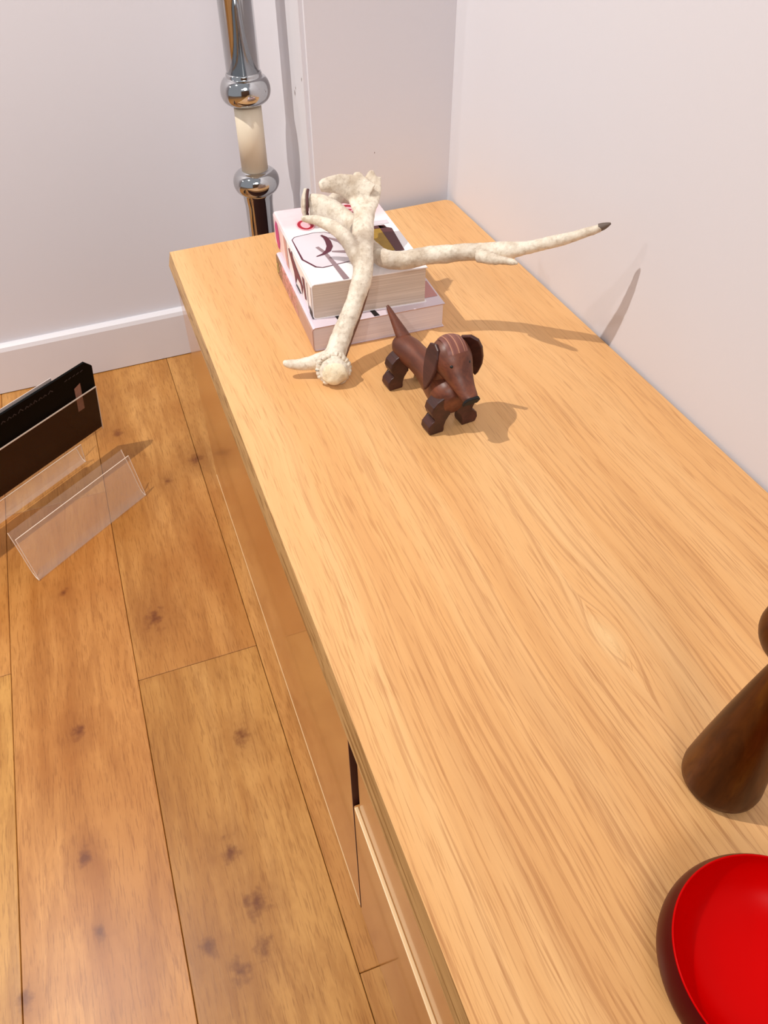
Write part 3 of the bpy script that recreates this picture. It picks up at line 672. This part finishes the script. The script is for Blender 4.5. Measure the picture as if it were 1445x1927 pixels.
# laminated forehead cap (paler striped wood)
def cap_strip(x0, x1, mat, nm):
    bm = bmesh.new(); n = 12; ra, rb = .0208, .0199
    g = []
    for i in range(n + 1):
        t = math.radians(-62 + 100 * i / n)     # along the skull from the nape to the brow
        row = []
        for k in range(5):
            x = x0 + (x1 - x0) * k / 4; rr = math.sqrt(max(1 - (x / .0212) ** 2, 0.02))
            row.append(bm.verts.new(c + sx * x + (up * math.cos(t) + md * math.sin(t)) * (rb * rr + 0.0007)))
        g.append(row)
    for i in range(n):
        for k in range(4): bm.faces.new((g[i][k], g[i][k + 1], g[i + 1][k + 1], g[i + 1][k]))
    o = make(nm, bm, mat, head, smooth=True); return o
head = [o for o in dog.children if o.name.startswith('head')][0]
pale = plain('pale_walnut_line', rgb(176, 122, 96), 0.45)
for x0, x1, mt, nm in ((-.0115, -.0078, M_stripe, 'inlay_strip'), (-.0078, -.0068, pale, 'inlay_line'), (-.0068, -.0010, M_stripe, 'inlay_strip'), (-.0010, .0004, pale, 'inlay_line'), (.0004, .0058, M_stripe, 'inlay_strip'), (.0058, .0068, pale, 'inlay_line'), (.0068, .0108, M_stripe, 'inlay_strip')):
    cap_strip(x0, x1, mt, nm)
for s in (-1, 1):
    bm = ball(bmesh.new(), c + md * 0.0180 + up * 0.0106 + sx * s * 0.0098, .0021, sub=2); make('eye', bm, M_black, head, smooth=True)
bm = prism([(-.0082, -.0055), (.0082, -.0055), (.0092, .0015), (.0060, .0066), (-.0060, .0066), (-.0092, .0015)], .0030, frame(c + md * 0.0545 + Vector((0, 0, -.0008)), sx, up), .0006, 1)
make('nose', bm, plain('black_nose_paint', rgb(12, 8, 8), 0.8), head)
# ears: thin tapering slabs hung at the sides
def ear(s, pts, tilt, mat, lift=0.0, drop=0.0):
    fw = Vector((md.x, md.y, 0)).normalized(); sd = Vector((sx.x, sx.y, 0)).normalized() * s
    bm = prism(pts, .0040, frame(c + sd * (.0205 + lift) + Vector((0, 0, .0050 - drop)) - fw * .002, fw + sd * tilt, Vector((0, 0, 1)) - sd * 0.30), .0008, 1)
    return make('ear', bm, mat, dog, smooth=False)
sx_right = 1 if sx.x > 0 else -1
earp = [(-.008, .0090), (.001, .0120), (.008, .0085), (.0115, .000), (.0125, -.012), (.0115, -.0220), (.0080, -.0330), (.0050, -.0380), (.0000, -.0300), (-.0060, -.018), (-.0095, -.008), (-.0105, .001)]
ear(sx_right, [(x * 1.15, y * 1.12) for x, y in earp], 0.9, M_walnut_d, 0.0035, 0.002)
ear(-sx_right, earp, -0.05, M_walnut_d, -0.0015, 0.001)

# ------------------------------------------------------------------ turned peg figure
PX, PY = 0.2245, -0.9515
peg = empty('turned_peg', (PX, PY, H), 'dark brown turned wooden cone figure with a ball head at the right edge', 'wooden figure')
prof = [(0, 0), (.0205, 0), (.0240, .0012), (.0258, .0045), (.0262, .010), (.0252, .020), (.0222, .045), (.0182, .075), (.0140, .104), (.0100, .130), (.0082, .142), (.0080, .150), (0, .150)]
make('body', lathe([(r_, z_) for r_, z_ in prof], 64, (PX, PY, H)), M_peg, peg, smooth=True)
hp = [(0.0001 if k in (0, 20) else .0245 * math.sin(math.pi * k / 20), .168 - .0215 * math.cos(math.pi * k / 20)) for k in range(21)]
hp[0] = (0, hp[0][1]); hp[-1] = (0, hp[-1][1])
make('head', lathe(hp, 48, (PX, PY, H)), M_peg, peg, smooth=True)

# ------------------------------------------------------------------ red bowl
BX, BY = 0.1700, -1.0625
bowl = empty('red_bowl', (BX, BY, H), 'shiny red round bowl near the front edge at the bottom right', 'bowl')
outer = [(0, 0), (.040, 0), (.046, .0015), (.0570, .006), (.0625, .013), (.0635, .020), (.0620, .028), (.0590, .0345)]
inner = [(.0590, .0345), (.0586, .0350), (.0578, .0345), (.0550, .0270), (.0450, .0150), (.0300, .0075), (.0150, .0050), (0, .0044)]
make('shell', lathe([tuple(p) for p in smooth_path([list(p) for p in outer], 3)], 96, (BX, BY, H)), M_redout, bowl, smooth=True)
make('lining', lathe([tuple(p) for p in smooth_path([list(p) for p in inner], 3)], 96, (BX, BY, H)), M_red, bowl, smooth=True)

# ------------------------------------------------------------------ acrylic sign holders on the floor
dv = Vector((0.813, 0.582, 0)).normalized(); nv = Vector((dv.y, -dv.x, 0))     # along the sheet, towards the viewer
def fold(root, name, base, L, prof, th, mat, edge_mat, closed_edges=True):
    """bent sheet: prof = (v towards viewer, z) polyline; extruded along dv for L; polished edges as ribbons"""
    bm = bmesh.new(); n = len(prof)
    def ring(s, off):
        out = []
        for i, (a, z) in enumerate(prof):
            p0 = Vector(prof[max(i - 1, 0)]); p1 = Vector(prof[min(i + 1, n - 1)]); t = (p1 - p0).normalized(); nn = Vector((-t.y, t.x)) * off
            out.append(bm.verts.new(Vector(base) + dv * s + nv * (a + nn.x) + Vector((0, 0, z + nn.y))))
        return out
    a0, a1 = ring(0, th / 2), ring(L, th / 2); b0, b1 = ring(0, -th / 2), ring(L, -th / 2)
    for i in range(n - 1):
        bm.faces.new((a0[i], a0[i + 1], a1[i + 1], a1[i])); bm.faces.new((b0[i], b1[i], b1[i + 1], b0[i + 1]))
    o = make(name, bm, mat, root)
    # polished edges
    bm = bmesh.new(); e = th * 0.5
    for s in (0, L):
        pts = [Vector(base) + dv * s + nv * a + Vector((0, 0, z)) for a, z in prof]
        sweep(bm, [(*p, e, e) for p in pts], 1, 6, dv)
    for i in (n - 1,):
        p0 = Vector(base) + nv * prof[i][0] + Vector((0, 0, prof[i][1]))
        sweep(bm, [(*p0, e, e), (*(p0 + dv * L), e, e)], 1, 6, (0, 0, 1))
    make('polished_edge', bm, edge_mat, o)
    return o
Bf = Vector((-0.3310, -0.1473, 0.0009))
h1 = empty('sign_holder', Bf, 'empty clear acrylic sign holder standing on the oak floor', 'sign holder', 'acrylic sign holders on the floor')
fold(h1, 'bent_sheet', Bf, 0.243, [(-0.034, 0.094), (-0.022, 0.052), (-0.0165, 0.026), (-0.0125, 0.011), (-0.0085, 0.004), (-0.003, 0.0005), (-0.0003, 0.0008), (-0.0018, 0.007), (-0.0175, 0.088)][::1], 0.0016, M_acr, M_acr_edge)
Br = Vector((-0.2295, 0.1318, 0.0009)) - dv * 0.34
h2_ = empty('sign_holder', Br, 'clear acrylic sign holder carrying the black card', 'sign holder', 'acrylic sign holders on the floor')
fold(h2_, 'bent_sheet', Br, 0.34, [(-0.030, 0.150), (-0.018, 0.052), (-0.0165, 0.026), (-0.0125, 0.011), (-0.0085, 0.004), (-0.003, 0.0005), (-0.0003, 0.0008), (0.0010, 0.020), (0.003, 0.045)], 0.0016, M_acr, M_acr_edge)
# front sleeve and black card lean slightly towards the viewer
leanv = (Vector((0, 0, 1)) + nv * 0.20).normalized()
def on_sign(s, h, off=0.0): return Vector((-0.2295, 0.1318, 0.0)) + dv * s + leanv * h + (-leanv.cross(dv)) * off
front_dir = dv.cross(leanv); front_dir = front_dir if front_dir.dot(nv) > 0 else -front_dir
def board(s0, s1, h0, h1_, off, th, clip=0.0):
    pts = [(s0, h0), (s1, h0), (s1, h1_ - clip), (s1 - clip * 0.9, h1_), (s0, h1_)] if clip else [(s0, h0), (s1, h0), (s1, h1_), (s0, h1_)]
    return prism(pts, th, frame(Vector((-0.2295, 0.1318, 0.0)) + front_dir * off, dv, leanv))
SR = 0.047
card = empty('display_card', on_sign(-0.2, 0.06), 'black printed card with a small pink picture held in a smoky acrylic sleeve', 'sign')
kb = make('card', board(-0.36, SR + 0.002, 0.064, 0.2315, 0.000, 0.004, 0.016), M_card, card)
sl = make('sleeve', board(-0.36, SR, 0.063, 0.1700, 0.006, 0.0014), M_acr_dark, card)
bm = bmesh.new()
for h in (0.1700,):
    p0 = Vector((-0.2295, 0.1318, 0)) + front_dir * 0.006 + leanv * h
    sweep(bm, [(*(p0 + dv * -0.36), .0014, .0014), (*(p0 + dv * SR), .0014, .0014)], 1, 6, (0, 0, 1))
p0 = Vector((-0.2295, 0.1318, 0)) + front_dir * 0.006 + dv * SR
sweep(bm, [(*(p0 + leanv * 0.063), .0009, .0009), (*(p0 + leanv * 0.170), .0009, .0009)], 1, 6, dv)
make('polished_edge', bm, M_acr_edge, sl)
FM = frame(Vector((-0.2295, 0.1318, 0.0)) + front_dir * 0.0024, dv, leanv)
if (FM.to_3x3() @ Vector((0, 0, 1))).dot(front_dir) < 0: sg = -1
else: sg = 1
I_skin = plain('dusty_pink_print', rgb(176, 136, 124), 0.5, var=0.2, scale=200); I_dim = plain('dim_grey_print', rgb(52, 50, 58), 0.5); I_lgt = plain('light_grey_print', rgb(190, 188, 194), 0.5)
ink('printed_picture', kb, lambda b: patch(b, [(0.004, 0.135), (0.018, 0.135), (0.018, 0.196), (0.004, 0.191)], FM, sg * 0.0003), I_skin)
def txt(b):
    rnd = random.Random(2); s = -0.165
    while s < -0.045:
        wl = rnd.uniform(0.005, 0.010)
        ribbon(b, [(s, 0.2135), (s + wl * .5, 0.2175 + rnd.uniform(-.001, .002)), (s + wl, 0.2135)], 0.0022, FM, sg * 0.0003); s += wl + rnd.uniform(0.002, 0.005)
    s = -0.012
    while s < 0.025:
        ribbon(b, [(s, 0.218), (s + .006, 0.2195)], 0.002, FM, sg * 0.0003); s += 0.0085
ink('printed_text', kb, txt, I_dim)['kind'] = 'stuff'
ink('printed_dash', kb, lambda b: ribbon(b, [(-0.215, 0.2100), (-0.178, 0.2115)], 0.004, FM, sg * 0.0003), I_lgt)
paper = make('paper_sheet', board(-0.36, -0.03, 0.066, 0.2330, -0.0075, 0.0008), M_white, card)

bpy.context.view_layer.update()
